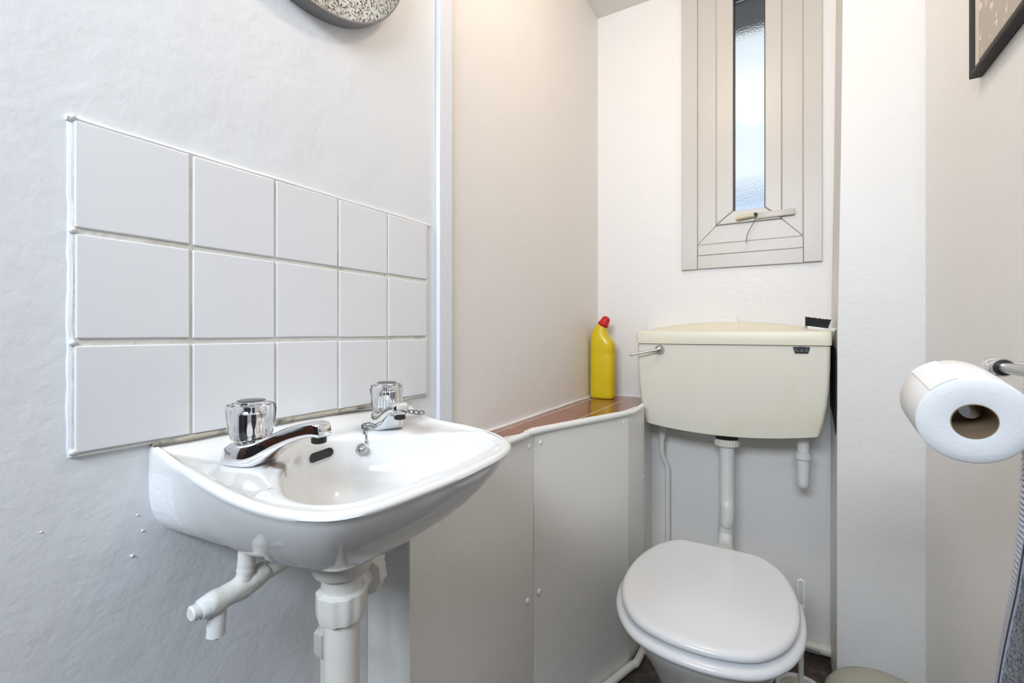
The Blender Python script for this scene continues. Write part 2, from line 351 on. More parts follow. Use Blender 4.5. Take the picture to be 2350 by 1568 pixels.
# ------------------------------------------------------------------ pipe boxing with tiled ledge
LZ = .782
plan = [(WX, .580), (.095, .580), (.095, 1.026), (.2225, 1.406), (.232, 1.525), (.232, 1.566), (.206, 1.568), (.206, BY), (WX, BY)]
bx = thing('pipe_boxing', 'white painted angled boxing topped by a brown tiled ledge', 'boxing', (.1, 1.2, 0))
def prism(pl, z0, z1, bev=0):
    bm = new(); rings(bm, [[(x, y, z0) for x, y in pl], [(x, y, z1) for x, y in pl]])
    return bm
core = [(WX+.002, .590), (.085, .590), (.085, 1.028), (.2125, 1.408), (.222, 1.555), (.196, 1.558), (.196, BY-.002), (WX+.002, BY-.002)]
obj('carcass', prism(core, .002, LZ-.012), 'boxing', bx, smooth=0)
def panel(a, c, t=.010, z0=.002, z1=LZ-.008, name='panel'):
    a = Vector((a[0], a[1], 0)); c = Vector((c[0], c[1], 0)); d = (c-a).normalized(); nrm = Vector((d.y, -d.x, 0))
    bm = new(); R = []
    for z in (z0, z1):
        R.append([(q.x, q.y, z) for q in (a+d*.0006, c-d*.0006, c-nrm*t-d*.0006, a-nrm*t+d*.0006)])
    rings(bm, R); bmesh.ops.bevel(bm, geom=list(bm.edges), offset=.0012, segments=2, profile=.5, affect='EDGES')
    return obj(name, bm, 'boxing', bx, smooth=0)
for a, c in zip(plan[:-2], plan[1:-1]): panel(a, c)
# ledge tiles clipped to the plan
def clip(poly, a, b_, c):      # keep a*x+b*y<=c
    out = []
    for i in range(len(poly)):
        p, q = poly[i], poly[(i+1) % len(poly)]; fp, fq = a*p[0]+b_*p[1]-c, a*q[0]+b_*q[1]-c
        if fp <= 0: out.append(p)
        if fp*fq < 0:
            t = fp/(fp-fq); out.append((p[0]+(q[0]-p[0])*t, p[1]+(q[1]-p[1])*t))
    return out
obj('ledge_grout', prism([(WX+.001, .582), (.092, .582), (.092, 1.027), (.2195, 1.407), (.229, 1.526), (.229, 1.563), (.204, 1.565), (.204, BY-.001), (WX+.001, BY-.001)], LZ-.012, LZ-.0006), 'grout', bx, smooth=0)
dx, dy = .2225-.095, 1.406-1.026; ln = math.hypot(dx, dy)
for ix, (x0, x1) in enumerate([(WX+.002, .0175), (.0215, .1265), (.1305, .228)]):
    y0 = .585+.0
    while y0 < BY-.01:
        y1 = min(y0+.152, BY-.002) if not y0 < 1.563 < y0+.152 else 1.563
        p = [(x0, y0+.002), (x1, y0+.002), (x1, y1-.002), (x0, y1-.002)]
        p = clip(p, 1, 0, .226)
        if p and y1 > 1.566 and y0 > 1.45: p = clip(p, 1, 0, .203)
        if p: p = clip(p, dy/ln, -dx/ln, (dy*.095-dx*1.026)/ln-.003)
        if p and y0 < 1.02: 
            p2 = clip(p, 1, 0, .091) if y1 < 1.03 else p
            p = p2
        if len(p) >= 3:
            ar = abs(sum(p[i][0]*p[(i+1) % len(p)][1]-p[(i+1) % len(p)][0]*p[i][1] for i in range(len(p))))/2
            if ar > 2e-4: obj('ledge_tile', prism(p, LZ-.010, LZ+random.uniform(-.0002, .0002)), 'terracotta', bx, smooth=0)
        y0 = y1
bm = new(); ep = [(.090, .584, LZ), (.097, .95, LZ-.001), (.098, 1.024, LZ), (.160, 1.212, LZ), (.2240, 1.400, LZ+.001), (.233, 1.46, LZ+.002), (.234, 1.53, LZ+.006)]
tube(bm, smooth_path(ep, 6), .0085, 12); obj('edge_moulding', bm, 'gloss', bx)
bm = new(); tube(bm, [(.086, 1.0, LZ+.002), (.088, 1.03, LZ+.003), (.15, 1.215, LZ+.003), (.21, 1.40, LZ+.002), (.222, 1.5, LZ+.003)], .0042, 8); obj('filler_bead', bm, 'gloss', bx)
bm = new(); tube(bm, [(WX+.0042, .60+i*.06, LZ+.001+random.uniform(-.0008, .0008)) for i in range(20)], .0045, 8); obj('filler_bead', bm, 'gloss', bx)
bm = new(); tube(bm, [(WX+.01+i*.03, BY-.001, LZ+.001) for i in range(8)], .003, 8); obj('filler_bead', bm, 'gloss', bx)
nd = Vector((dy/ln, -dx/ln, 0))
def onbox(t): return Vector((.095+dx*t, 1.026+dy*t, 0))
SCR = [(onbox(.06)+Vector((0, 0, .750)), nd, .0065), (Vector((.095, 1.002, .749)), Vector((1, 0, 0)), .006), (onbox(.045)+Vector((0, 0, .372)), nd, .0085), (Vector((.095, .992, .372)), Vector((1, 0, 0)), .0085),
       (onbox(.95)+Vector((0, 0, .757)), nd, .006), (Vector((.2255, 1.44, .757)), Vector((1, 0, 0)), .006), (onbox(.99)+Vector((0, 0, .53)), nd, .003), (Vector((.232, 1.55, .55)), Vector((1, 0, 0)), .004), (onbox(.55)+Vector((0, 0, .48)), nd, .003)]
for p, nn, r in SCR:
    b_ = new(); bmesh.ops.create_icosphere(b_, subdivisions=2, radius=r)
    q = Vector((1, 0, 0)).rotation_difference(nn).to_matrix()
    for v in b_.verts: v.co = p+q@Vector((v.co.x*.5, v.co.y, v.co.z))
    obj('painted_screw', b_, 'gloss', bx)
# floor pipes
bm = new(); tube(bm, smooth_path([(.112, .70, .013), (.113, 1.03, .013), (.165, 1.19, .013), (.232, 1.39, .013), (.246, 1.43, .014), (.248, 1.60, .014), (.248, 1.74, .014)], 6), .0115, 12)
tag(obj('floor_pipe', bm, 'pipe'), 'white painted pipe along the foot of the angled boxing', 'pipe')
bm = new(); tube(bm, [(.27, BY-.016, .030), (.60, BY-.016, .030), (.745, BY-.016, .030)], .014, 12); lathe(bm, [(.018, .735), (.018, .765)], (0, BY-.016, .030), 'x', 12)
tag(obj('floor_pipe', bm, 'pipe'), 'white painted pipe along the back wall behind the toilet brush', 'pipe')

# ------------------------------------------------------------------ basin
def catmull(P, closed, k=10):
    out = []; n = len(P)
    for i in range(n if closed else n-1):
        g_ = lambda j: Vector(P[j % n]) if closed else Vector(P[max(0, min(n-1, j))])
        a, b_, c, d = g_(i-1), g_(i), g_(i+1), g_(i+2)
        for j in range(k):
            t = j/k; out.append(.5*((2*b_)+(-a+c)*t+(2*a-5*b_+4*c-d)*t*t+(-a+3*b_-3*c+d)*t**3))
    if not closed: out.append(Vector(P[-1]))
    return out
def ray_curve(curve, c, a):
    d = Vector((math.cos(a), math.sin(a))); best = None
    for i in range(len(curve)):
        p, q = curve[i]-c, curve[(i+1) % len(curve)]-c; e = q-p
        den = d.x*e.y-d.y*e.x
        if abs(den) < 1e-12: continue
        t = (p.x*e.y-p.y*e.x)/den; s = (p.x*d.y-p.y*d.x)/den
        if t > 0 and -1e-6 <= s <= 1+1e-6 and (best is None or t > best): best = t
    return c+d*best
BC = Vector((.19, .42))
Opts = [(WX, .251), (.022, .2545), (.06, .2525), (.127, .2405), (.202, .2302), (.26, .2295), (.298, .238), (.3234, .2553), (.336, .2886), (.342, .342), (.344, .385), (.3430, .4245), (.3375, .4843), (.3160, .54), (.2631, .581), (.204, .6030), (.152, .6125), (.11, .6235), (.068, .6420), (.03, .667), (WX, .695)]
Ocur = catmull(Opts, False)
Bpts = [(.1624, .3035), (.2033, .279), (.2404, .2644), (.2746, .266), (.2963, .284), (.304, .3167), (.308, .36), (.3085, .41), (.3062, .4586), (.2994, .520), (.2738, .557), (.2417, .569), (.1967, .552), (.1443, .519), (.0962, .484), (.070, .449), (.067, .42), (.077, .39), (.105, .358), (.135, .325)]
Bcur = catmull(Bpts, True)
angs = sorted([2*PI*k/180 for k in range(180)]+[math.atan2(p[1]-BC.y, p[0]-BC.x) % (2*PI) for p in ((WX, .251), (WX, .695))])
O = [ray_curve(Ocur, BC, a) for a in angs]; B = [ray_curve(Bcur, BC, a) for a in angs]
def inset(p, d):
    v = BC-p; return p+v.normalized()*d
DR = Vector((.175, .377))
def sm(t): t = max(0, min(1, t)); return t*t*(3-2*t)
R = []
H = .1203
def lift(x, y=.3): return (.0155 if y < .5 else max(.004, .0155-(y-.5)*.08))*max(0, 1-(x-WX)/.055)**1.6
def ext_ring(t):
    ring = []
    for p in O:
        w = max(0, min(1, 1-(p.x-WX)/.2574))*max(0, min(1, (.5-p.y)/.15))
        k = (1-w)*(1-t**1.328)**(1/1.845)+w*(1-t**4.81)**(1/1.612); k = max(k, .17)
        x = DR.x+(p.x-DR.x)*k; y = DR.y+(p.y-DR.y)*k
        if p.x < .03 and k > .6: x = min(x, p.x+(x-p.x)*max(0, (p.x-WX)/.036))
        ring.append((x, y, .882-H*t))
    return ring
for k in range(26): R.append(ext_ring(1-(k/25)**1.15*.93))
R.append([(p.x, p.y, .882-.0055+lift(p.x, p.y)) for p in O])
for (d, z) in [(.0008, .8790), (.003, .8812), (.006, .882), (.0095, .8815)]: R.append([(inset(p, d).x if p.x > .002 else WX, inset(p, d).y, z+lift(p.x, p.y)) for p in O])
for (a, z) in [(.014, .8790), (.018, .8775)]:
    ring = []
    for p, q in zip(O, B):
        gap = (p-q).length; t = min(a/gap, .45+(a-.014)*8); w = p.lerp(q, t); 
        zz = z if gap > .03 else .8805; ring.append((w.x, w.y, zz+lift(w.x, w.y)))
    R.append(ring)
for t in (.62, .78, .9):
    ring = []
    for p, q in zip(O, B):
        gap = (p-q).length; w0 = p.lerp(q, min(.018/gap, .49)); w = w0.lerp(q, (t-.4)/.6)
        zz = .8772 if gap > .05 else .8797-(t-.6)*.006; ring.append((w.x, w.y, zz+lift(w.x, w.y)))
    R.append(ring)
R.append([(q.x, q.y, .8755) for q in B])
for (d, z) in [(.002, .8735), (.0035, .870)]: R.append([(inset(q, d).x, inset(q, d).y, z) for q in B])
HB = .870-.782
for k in range(1, 14):
    t = k/14; d = HB*math.sin(t*PI/2)**1.0; s = math.cos(t*PI/2)**.62
    s = max(s, .12)
    R.append([(DR.x+.012+(inset(q, .0035).x-DR.x-.012)*s, DR.y+.015+(inset(q, .0035).y-DR.y-.015)*s, .870-d) for q in B])
bm = new(); rings(bm, R, True, True, True)
basin = thing('wash_basin', 'white ceramic wall-hung basin with two taps below the tiles', 'basin', (WX, .45, .75))
bmesh.ops.recalc_face_normals(bm, faces=bm.faces)
bvh = BVHTree.FromBMesh(bm)
me_b = obj('bowl', bm, None or 'ceramic', basin, smooth=60)
# the ceramic material reads world position: keep the mesh's own origin at the world origin
me_b.data.transform(Matrix.Translation(ORG[basin.name])); me_b.location = -ORG[basin.name]
ORG[me_b.name] = Vector((0, 0, 0))
# overflow slot on the inner back wall
def back_x(y, z):
    hit = bvh.ray_cast(Vector((.19, y, z)), Vector((-1, 0, 0)))
    return hit[0].x if hit[0] else .07
bm = new(); rim = []; inn = []; 
for k in range(28):
    a = 2*PI*k/28; cy = .0135 if math.cos(a) > 0 else -.0135
    for lst, r in ((rim, .0082), (inn, .0068)):
        y = .4250+cy+r*math.cos(a); z = .8570+(cy/.0135)*.0008+r*.95*math.sin(a); lst.append((y, z))
V = [(back_x(y, z)+.0006, y, z) for y, z in inn]
V2 = [(x-.010, y, z) for x, y, z in V]
rings(bm, [V2, V], True, True, True)
obj('overflow_hole', bm, 'black', basin, label='black oval overflow hole')
bm = new(); rings(bm, [[(back_x(y, z)+.0007, y, z) for y, z in inn], [(back_x(y, z)+.0016, y, z) for y, z in [((a[0]+b_[0])/2, (a[1]+b_[1])/2) for a, b_ in zip(rim, inn)]], [(back_x(y, z)+.0002, y, z) for y, z in rim]], True, False, False)
ov = obj('overflow_lip', bm, 'ceramic', basin); ov.data.transform(Matrix.Translation(ORG[basin.name])); ov.location = -ORG[basin.name]
bm = new(); lathe(bm, [(.021, .7815), (.021, .7845), (.016, .7840), (.014, .780)], (DR.x+.01, DR.y+.012, 0), n=20); obj('waste_ring', bm, 'dullchrome', basin)
# grimy sealant between basin and tiles
bm = new(); tube(bm, [(-.0005, .253+i*.0185, .899+random.uniform(-.0006, .0006)) for i in range(24)], [random.uniform(.0024, .0036) for i in range(24)], 8)
obj('sealant', bm, 'dirt', basin)

# ------------------------------------------------------------------ taps (local coordinates, spout towards +X)
def make_tap(label):
    t = thing('basin_tap', label, 'tap', (.094, .314, .8765), 0, 'taps on the basin')
    S = [(-.0265, 0, .004, .010), (-.0255, 0, .013, .0155), (-.021, 0, .022, .0195), (-.012, 0, .0265, .0220), (0, 0, .0275, .0225), (.012, 0, .0285, .0215), (.021, .001, .0305, .0185), (.030, .0065, .0335, .0155), (.040, .0145, .0385, .0135),
         (.052, .0225, .0440, .0122), (.066, .0295, .0490, .0115), (.080, .0345, .0525, .0112), (.092, .0372, .0545, .0112), (.102, .0378, .0548, .0112), (.1085, .0372, .0535, .0110), (.1105, .0385, .0515, .0095)]
    R = []
    for (x, z0, z1, w) in S:
        ring = []
        for k in range(24):
            a = 2*PI*k/24; c, s = math.cos(a), math.sin(a); e = .38
            yy = w*math.copysign(abs(c)**e, c); zz = (z0+z1)/2+(z1-z0)/2*math.copysign(abs(s)**e, s)
            fl = 1+.22*max(0, 1-(zz-z0)/max(z1-z0, 1e-6))*(1 if x < .03 else 0)
            ring.append((x-(zz*.10 if x > .1 else 0), yy*fl, zz))
        R.append(ring)
    bm = new(); rings(bm, R); obj('body', bm, 'chrome', t, local=True, smooth=55)
    bm = new(); lathe(bm, [(.0082, .0385), (.0082, .0315), (.0068, .0305)], (.0975, 0, 0), n=16); obj('nozzle', bm, 'black', t, local=True)
    bm = new(); lathe(bm, [(.013, .029), (.013, .034)], (0, 0, 0), n=20)
    lathe(bm, [(.0165, .036), (.0185, .040), (.0180, .066), (.0165, .0675), (.0095, .068), (.0085, .0725), (.010, .0755)], (0, 0, 0), n=48, flute=.05, fn=12)
    hc = obj('handle_core', bm, 'chrome', t, local=True, smooth=35)
    bm = new()
    outp = [(.0195, .0330), (.0225, .0345), (.0262, .048), (.0282, .070), (.0270, .0765), (.0235, .0782)]
    inp_ = [(.0205, .0772), (.0208, .0700), (.0202, .0420), (.0190, .0345)]
    RR = []
    for (r, hgt) in outp+inp_:
        ring = []
        for k in range(64):
            a = 2*PI*k/64; lob = 1+.028*math.cos(8*a) if (r, hgt) in outp else 1
            ring.append((r*lob*math.cos(a), r*lob*math.sin(a), hgt))
        RR.append(ring)
    V_ = rings(bm, RR, True, False, False)
    for i in range(64): bm.faces.new((V_[-1][i], V_[-1][(i+1) % 64], V_[0][(i+1) % 64], V_[0][i]))
    obj('handle_shroud', bm, 'acrylic', t, local=True, smooth=50, label='clear lobed acrylic head')
    bm = new(); lathe(bm, [(.0105, .0740), (.0170, .0780), (.0176, .0800), (.0160, .0812)], (0, 0, 0), n=32); cp = obj('cap', bm, 'chrome', t, local=True)
    bm = new(); lathe(bm, [(.0162, .0806), (.0162, .0818), (.0140, .0823), (0.0005, .0825)], (0, 0, 0), n=32); obj('cap_disc', bm, 'darkcap', cp, local=True)
    for o_ in list(t.children):
        if o_.name.split('.')[0] in ('handle_core', 'handle_shroud', 'cap'):
            for q_ in [o_]+list(o_.children):
                q_.data.transform(Matrix.Translation((0, 0, .0275)) @ Matrix.Diagonal((.92, .92, .94, 1)) @ Matrix.Translation((0, 0, -.0325)))
    return t
def copy_tree(o, parent=None):
    c = o.copy(); COL.objects.link(c); c.parent = parent
    for ch in list(o.children): copy_tree(ch, c)
    return c
tap1 = make_tap('chrome tap with clear acrylic head nearer the left edge of the basin'); tap1.rotation_euler.z = math.radians(12)
tap2 = copy_tree(tap1); tap2.location = (.086, .5376, .8765); tap2.rotation_euler.z = math.radians(-34)
tap2['label'] = 'farther chrome tap with acrylic head and the chain looped behind it'
# ------------------------------------------------------------------ plug chain
ch = thing('plug_chain', 'tarnished chain looped around the farther tap, ending in a small ball', 'chain', (.08, .50, .86))
def link(c, d, up, L_=.0060, w=.0030, r=.0010, m='chain'):
    d = d.normalized(); up = (up-d*up.dot(d)).normalized(); P = []
    for k in range(14):
        a = 2*PI*k/14; P.append(c+d*(L_*math.cos(a))+up*(w*math.sin(a)))
    bm = new(); n = 6; R = []
    for k in range(14):
        t = (P[(k+1) % 14]-P[k-1]).normalized(); s_ = d.cross(up); u_ = t.cross(s_)
        R.append([P[k]+(s_*math.cos(2*PI*j/n)+u_*math.sin(2*PI*j/n))*r for j in range(n)])
    V_ = rings(bm, R, True, False, False)
    for j in range(n): bm.faces.new((V_[-1][j], V_[-1][(j+1) % n], V_[0][(j+1) % n], V_[0][j]))
    return obj('link', bm, m, ch)
sx_ = back_x(.478, .858)
path = smooth_path([(sx_+.004, .4770, .8635), (sx_+.004, .482, .871), (.088, .489, .8795), (.082, .497, .884), (.080, .502, .8815), (.066, .506, .882), (.055, .520, .8805), (.051, .548, .880), (.052, .575, .881), (.054, .598, .886), (.060, .616, .889), (.066, .630, .886), (.073, .643, .884)], 12)
acc = 0; step = .0086; last = path[0]; kk = 0
for p, q in zip(path, path[1:]):
    acc += (q-p).length
    if acc >= step:
        acc = 0; d = q-p
        link(q, d, Vector((0, 0, 1)) if kk % 2 == 0 and abs(d.normalized().z) < .8 else Vector((d.y, -d.x, .2)) if abs(d.normalized().z) < .8 else (Vector((0, 1, 0)) if kk % 2 else Vector((1, 0, 0))), w=.0034 if kk % 2 else .0030); kk += 1
bm = new(); bmesh.ops.create_uvsphere(bm, u_segments=20, v_segments=12, radius=.0068, matrix=Matrix.Translation((sx_+.006, .4745, .8575)))
lathe(bm, [(.0088, sx_+.0005), (.0088, sx_+.003), (.006, sx_+.004)], (0, .4745, .8575), 'x', 18)
obj('ball_stud', bm, 'dullchrome', ch, label='round metal stud at the chain end')

# ------------------------------------------------------------------ plumbing below basin
wt = thing('basin_waste', 'white painted waste trap and downpipe under the basin', 'waste pipe', (DR.x, DR.y, 0))
cx, cy = DR.x, DR.y
bm = new(); lathe(bm, [(.030, .772), (.0355, .766), (.0355, .752), (.032, .744), (.024, .742)], (cx, cy, 0), n=32); obj('flange', bm, 'pipe', wt)
bm = new(); lathe(bm, [(.0235, .748), (.0235, .728), (.0225, .716), (.0230, .700)], (cx, cy, 0), n=28); obj('trap_body', bm, 'pipe', wt)
bm = new(); lathe(bm, [(.0250, .7225), (.0280, .720), (.0280, .697), (.0262, .689), (.0215, .687)], (cx, cy, 0), n=64, flute=.05, fn=10); obj('compression_nut', bm, 'pipe', wt)
bm = new(); lathe(bm, [(.0205, .695), (.0203, .004)], (cx, cy, 0), n=28); obj('downpipe', bm, 'pipe', wt)
dv = Vector((-.42, 1, .0)).normalized(); a0 = Vector((cx, cy, .708)); 
bm = new(); tube(bm, [a0+dv*.012, a0+dv*.058], .0165, 20); obj('side_branch', bm, 'pipe', wt)
bm = new(); R_ = []
uu = dv.cross(Vector((0, 0, 1))).normalized(); ww = Vector((0, 0, 1))
for (t, r) in [(.050, .020), (.052, .0255), (.070, .0265), (.076, .023)]:
    R_.append([a0+dv*t+(uu*math.cos(2*PI*k/48)+ww*math.sin(2*PI*k/48))*r*(1+.06*((k*20//48) % 2)) for k in range(48)])
rings(bm, R_); obj('branch_nut', bm, 'pipe', wt)
bm = new(); tube(bm, smooth_path([a0+dv*.07, a0+dv*.09, (.10, .50, .70), (.05, .53, .69), (WX, .545, .688)], 4), .0135, 14); obj('branch_pipe', bm, 'pipe', wt)

sp_ = thing('supply_pipe', 'lumpy white painted supply pipe and tee under the left tap', 'pipe', (.09, .30, .72))
def lump(pts, r, k=5, n=14):
    P = smooth_path(pts, k); return P, [r*random.uniform(.95, 1.08) for _ in P]
def knob(bm, amt=.0008):
    from mathutils import noise as N_
    for v in bm.verts: v.co += Vector(N_.noise_vector(v.co*120))*amt+Vector(N_.noise_vector(v.co*40))*amt*.8
P, rr = lump([(.094, .312, .815), (.094, .311, .785), (.0935, .308, .755), (.092, .306, .738)], .0098, 8); rr[0:8] = [.0108]*8; bm = new(); tube(bm, P, rr, 20); knob(bm); obj('tap_tail', bm, 'pipe', sp_)
P, rr = lump([(.090, .275, .733), (.090, .31, .735), (.088, .36, .740), (.08, .43, .745), (.072, .50, .748), (.060, .56, .750)], .0095); bm = new(); tube(bm, P, rr, 18); knob(bm, .0006); obj('run_pipe', bm, 'pipe', sp_)
bm = new(); tube(bm, smooth_path([(.0905, .268, .730), (.0905, .280, .731), (.0905, .300, .733), (.0910, .320, .738), (.091, .333, .740)], 6), [.0122, .0128, .0132, .0134, .0134, .0132, .0130, .0128, .0126, .0126, .0128, .0132, .0138, .0142, .0143, .0143, .0142, .0140, .0136, .0132, .0128, .0122, .0116, .0110, .0105], 20); knob(bm, .0012); obj('elbow_tee', bm, 'pipe', sp_)
bm = new(); tube(bm, [(.090, .260, .7295), (.090, .264, .7295), (.090, .274, .7305)], [.0105, .0120, .0130], 18); lathe(bm, [(.0070, .2505), (.0085, .252), (.0088, .263)], (.090, 0, .7293), 'y', 14); knob(bm, .0006); obj('end_cap', bm, 'gloss', sp_)
bm = new(); tube(bm, [(.090, .279, .726), (.0903, .2775, .712), (.0905, .2765, .700), (.0905, .276, .694), (.0905, .276, .6938), (.0905, .2762, .700)], [.0092, .0098, .0095, .0094, .0062, .0058], 20); knob(bm, .0006); dc = obj('drain_stub', bm, 'gloss', sp_)
bm = new(); lathe(bm, [(.0057, .6955), (.001, .6957)], (.0905, .276, 0), n=16); obj('bore', bm, 'black', dc)
bm = new(); P, rr = lump([(.075, .535, .80), (.072, .535, .76), (.068, .53, .748)], .009); tube(bm, P, rr, 14); obj('tap_tail', bm, 'pipe', sp_)
rp = thing('riser_pipe', 'thin white painted riser with hex nut just behind the downpipe', 'pipe', (.05, .45, 0))
bm = new(); tube(bm, [(.050, .450, .002), (.050, .450, .60)], .0072, 14); obj('tube', bm, 'pipe', rp)
bm = new(); lathe(bm, [(.0115, .594), (.0160, .590), (.0160, .562), (.0120, .554)], (.050, .450, 0), n=6); obj('nut', bm, 'pipe', rp)
bm = new(); tube(bm, smooth_path([(.050, .450, .59), (.050, .452, .66), (.056, .462, .72), (.066, .475, .747)], 4), .0072, 12); obj('bend', bm, 'pipe', rp)

# ------------------------------------------------------------------ toilet
TC = Vector((.480, 1.16))
lid_pts = [(.3756, 1.408), (.352, 1.385), (.322, 1.335), (.299, 1.25), (.2925, 1.17), (.300, 1.09), (.325, 1.02), (.366, .967), (.42, .942), (.48, .935), (.54, .942), (.595, .967), (.636, 1.02), (.660, 1.09), (.6665, 1.17), (.661, 1.25), (.638, 1.335), (.605, 1.385), (.5780, 1.408), (.55, 1.411), (.48, 1.412), (.405, 1.411)]
lc = catmull(lid_pts, True, 8)
LA = [2*PI*k/128 for k in range(128)]
LO = [ray_curve(lc, TC, a) for a in LA]
def off(P, d, zz, back=None):
    out = []
    for p in P:
        v = p-TC; q = TC+v.normalized()*(v.length+d)
        if back is not None: q.y = min(q.y, back)
        out.append((q.x, q.y, zz))
    return out
to = thing('toilet', 'white toilet with closed lid and seat below the cream cistern', 'toilet', (.48, 1.2, 0))
bm = new(); rings(bm, [off(LO, -.03, .4135), off(LO, -.006, .4145), off(LO, -.001, .418), off(LO, 0, .423), off(LO, -.0035, .4285), off(LO, -.010, .4318), off(LO, -.018, .4330), off(LO, -.030, .4328), off(LO, -.06, .4335), off(LO, -.12, .4345)]); obj('lid', bm, 'seat', to, smooth=60)
bm = new(); rings(bm, [off(LO, -.02, .386, 1.43), off(LO, .002, .387, 1.43), off(LO, .0095, .391, 1.43), off(LO, .012, .397, 1.43), off(LO, .009, .403, 1.43), off(LO, .001, .407, 1.43), off(LO, -.008, .4082, 1.43), off(LO, -.05, .408, 1.43)]); obj('seat', bm, 'seat', to, smooth=60)
for xx in (.40, .56):
    bm = new(); lathe(bm, [(.012, xx-.02), (.012, xx+.02)], (0, 1.425, .402), 'x', 16); obj('hinge', bm, 'seat', to)
bm = new(); R = []
for (z, s, sy, dyy) in [(.0, .60, .62, .03), (.03, .56, .60, .03), (.10, .53, .56, .03), (.18, .56, .58, .03), (.24, .645, .66, .02), (.29, .745, .755, .012), (.33, .84, .845, .005), (.36, .905, .91, 0), (.378, .935, .94, 0), (.386, .93, .935, 0)]:
    R.append([(TC.x+(p.x-TC.x)*s, TC.y+.03+dyy+(p.y-TC.y-.03)*sy, z) for p in LO])
rings(bm, R); obj('pan', bm, 'pan', to, smooth=60)
bm = new(); tube(bm, smooth_path([(.48, 1.34, .33), (.48, 1.42, .335), (.478, 1.50, .34), (.476, 1.56, .34)], 4), [.07]*4+[.055]*4+[.04]*5, 20); obj('inlet_horn', bm, 'pan', to)
bm = new(); tube(bm, smooth_path([(.48, 1.36, .20), (.48, 1.48, .19), (.48, 1.60, .16), (.48, 1.76, .16)], 4), .055, 20); obj('outlet', bm, 'pan', to)
fp = thing('flush_pipe', 'white flush pipe running down from the cistern to the pan', 'pipe', (.475, 1.66, .33))
bm = new(); tube(bm, smooth_path([(.4755, 1.66, .705), (.4755, 1.66, .52), (.4765, 1.655, .46), (.474, 1.652, .40), (.473, 1.65, .37), (.474, 1.62, .345), (.476, 1.57, .34)], 6), .0225, 20); obj('pipe', bm, 'whiteplastic', fp)
bm = new(); lathe(bm, [(.034, .684), (.034, .700)], (.4755, 1.66, 0), n=32); obj('washer', bm, 'black', fp)
bm = new(); lathe(bm, [(.0345, .683), (.0365, .680), (.0355, .662), (.026, .657)], (.4755, 1.66, 0), n=96, flute=.04, fn=24); obj('lock_nut', bm, 'cistern', fp, smooth=25, label='ribbed cream lock nut')
bm = new(); P = smooth_path([(.4775, 1.648, .480), (.4785, 1.643, .44), (.4755, 1.643, .40)], 4); tube(bm, P, [.018, .0205, .021, .021, .021, .021, .021, .0205, .018], 16); obj('clip', bm, 'whiteplastic', fp)
# ------------------------------------------------------------------ cistern
ci = thing('cistern', 'aged cream plastic low-level cistern fixed on the back wall', 'cistern', (.478, 1.66, .71))
def rrect(hw, y0, y1, r, n=6, cxx=.478):
    pts = []
    for (cx_, cy_, a0_) in [(cxx+hw-r, y0+r, -90), (cxx+hw-r, y1-r, 0), (cxx-hw+r, y1-r, 90), (cxx-hw+r, y0+r, 180)]:
        for k in range(n+1):
            a = math.radians(a0_+90*k/n); pts.append((cx_+r*math.cos(a), cy_+r*math.sin(a)))
    # densify the front edge so the bottom can arch
    out = []
    for i, p in enumerate(pts):
        q = pts[(i+1) % len(pts)]; out.append(p)
        d = math.hypot(q[0]-p[0], q[1]-p[1])
        if d > .2:
            for j in range(1, 16): out.append((p[0]+(q[0]-p[0])*j/16, p[1]+(q[1]-p[1])*j/16))
    return out
def arch(x): return .7055+.022*((x-.478)/.245)**2+.003*((x-.478)/.245)
prof_c = [(.99, .2725, 1.572), (.93, .2722, 1.572), (.87, .270, 1.573), (.82, .265, 1.575), (.78, .2585, 1.578), (.752, .252, 1.581), (.735, .2475, 1.584)]
R = []
for (z, hw, yf) in prof_c:
    r = rrect(hw, yf, 1.754, .014); R.append([(x, y, z-(max(0, (.99-z)/.255))*(.735-arch(x))*1.0) for x, y in r])
r = rrect(.244, 1.589, 1.750, .016); R.append([(x, y, arch(x)-.002) for x, y in r])
r = rrect(.236, 1.598, 1.742, .016); R.append([(x, y, arch(x)-.004) for x, y in r])
bm = new(); rings(bm, list(reversed(R))); obj('tank', bm, 'cistern', ci, smooth=50)
bm = new(); r0 = rrect(.270, 1.574, 1.752, .010); rings(bm, [[(x, y, .989) for x, y in r0], [(x, y, .9925) for x, y in r0]]); obj('lid_seam', bm, 'groove', ci)
bm = new(); nx_, ny_ = 40, 14; X0, X1, Y0, Y1 = .2032, .7533, 1.566, 1.758
def lidz(x, y):
    u = (x-.478)/.2755; v = (y-Y0)/(Y1-Y0)
    return 1.034+.030*(1-abs(u)**2.2)*sm(v*2.6+.0)*(1-.3*sm((v-.6)*2))
def lring(z, ins): 
    return [(x, y, z) for x, y in rrect(.27505-ins, Y0+ins, Y1-ins, .012, 5, .47825)]
rings(bm, [lring(.9925, .004), lring(.9925, .0005), lring(.996, 0), lring(1.029, .0), lring(1.0325, .0012), [(x, y, lidz(x, y)) for x, y, _ in lring(0, .004)]], True, True, False)
base = lring(0, .004)
prev = None
V_ = []
for ins in (.004, .010, .018, .03, .045, .06, .075, .088):
    V_.append([(x, y, lidz(x, y)) for x, y, _ in lring(0, ins)])
rings(bm, V_, True, False, True)
bmesh.ops.remove_doubles(bm, verts=bm.verts, dist=1e-5)
obj('lid', bm, 'cisternlid', ci, smooth=50, label='yellowed domed lid')
bm = new(); lathe(bm, [(.0150, 1.573), (.0150, 1.566), (.0135, 1.558), (.0100, 1.552), (.004, 1.549)], (.2815, 0, .9735), 'y', 28); lv = obj('flush_boss', bm, 'dullchrome', ci)
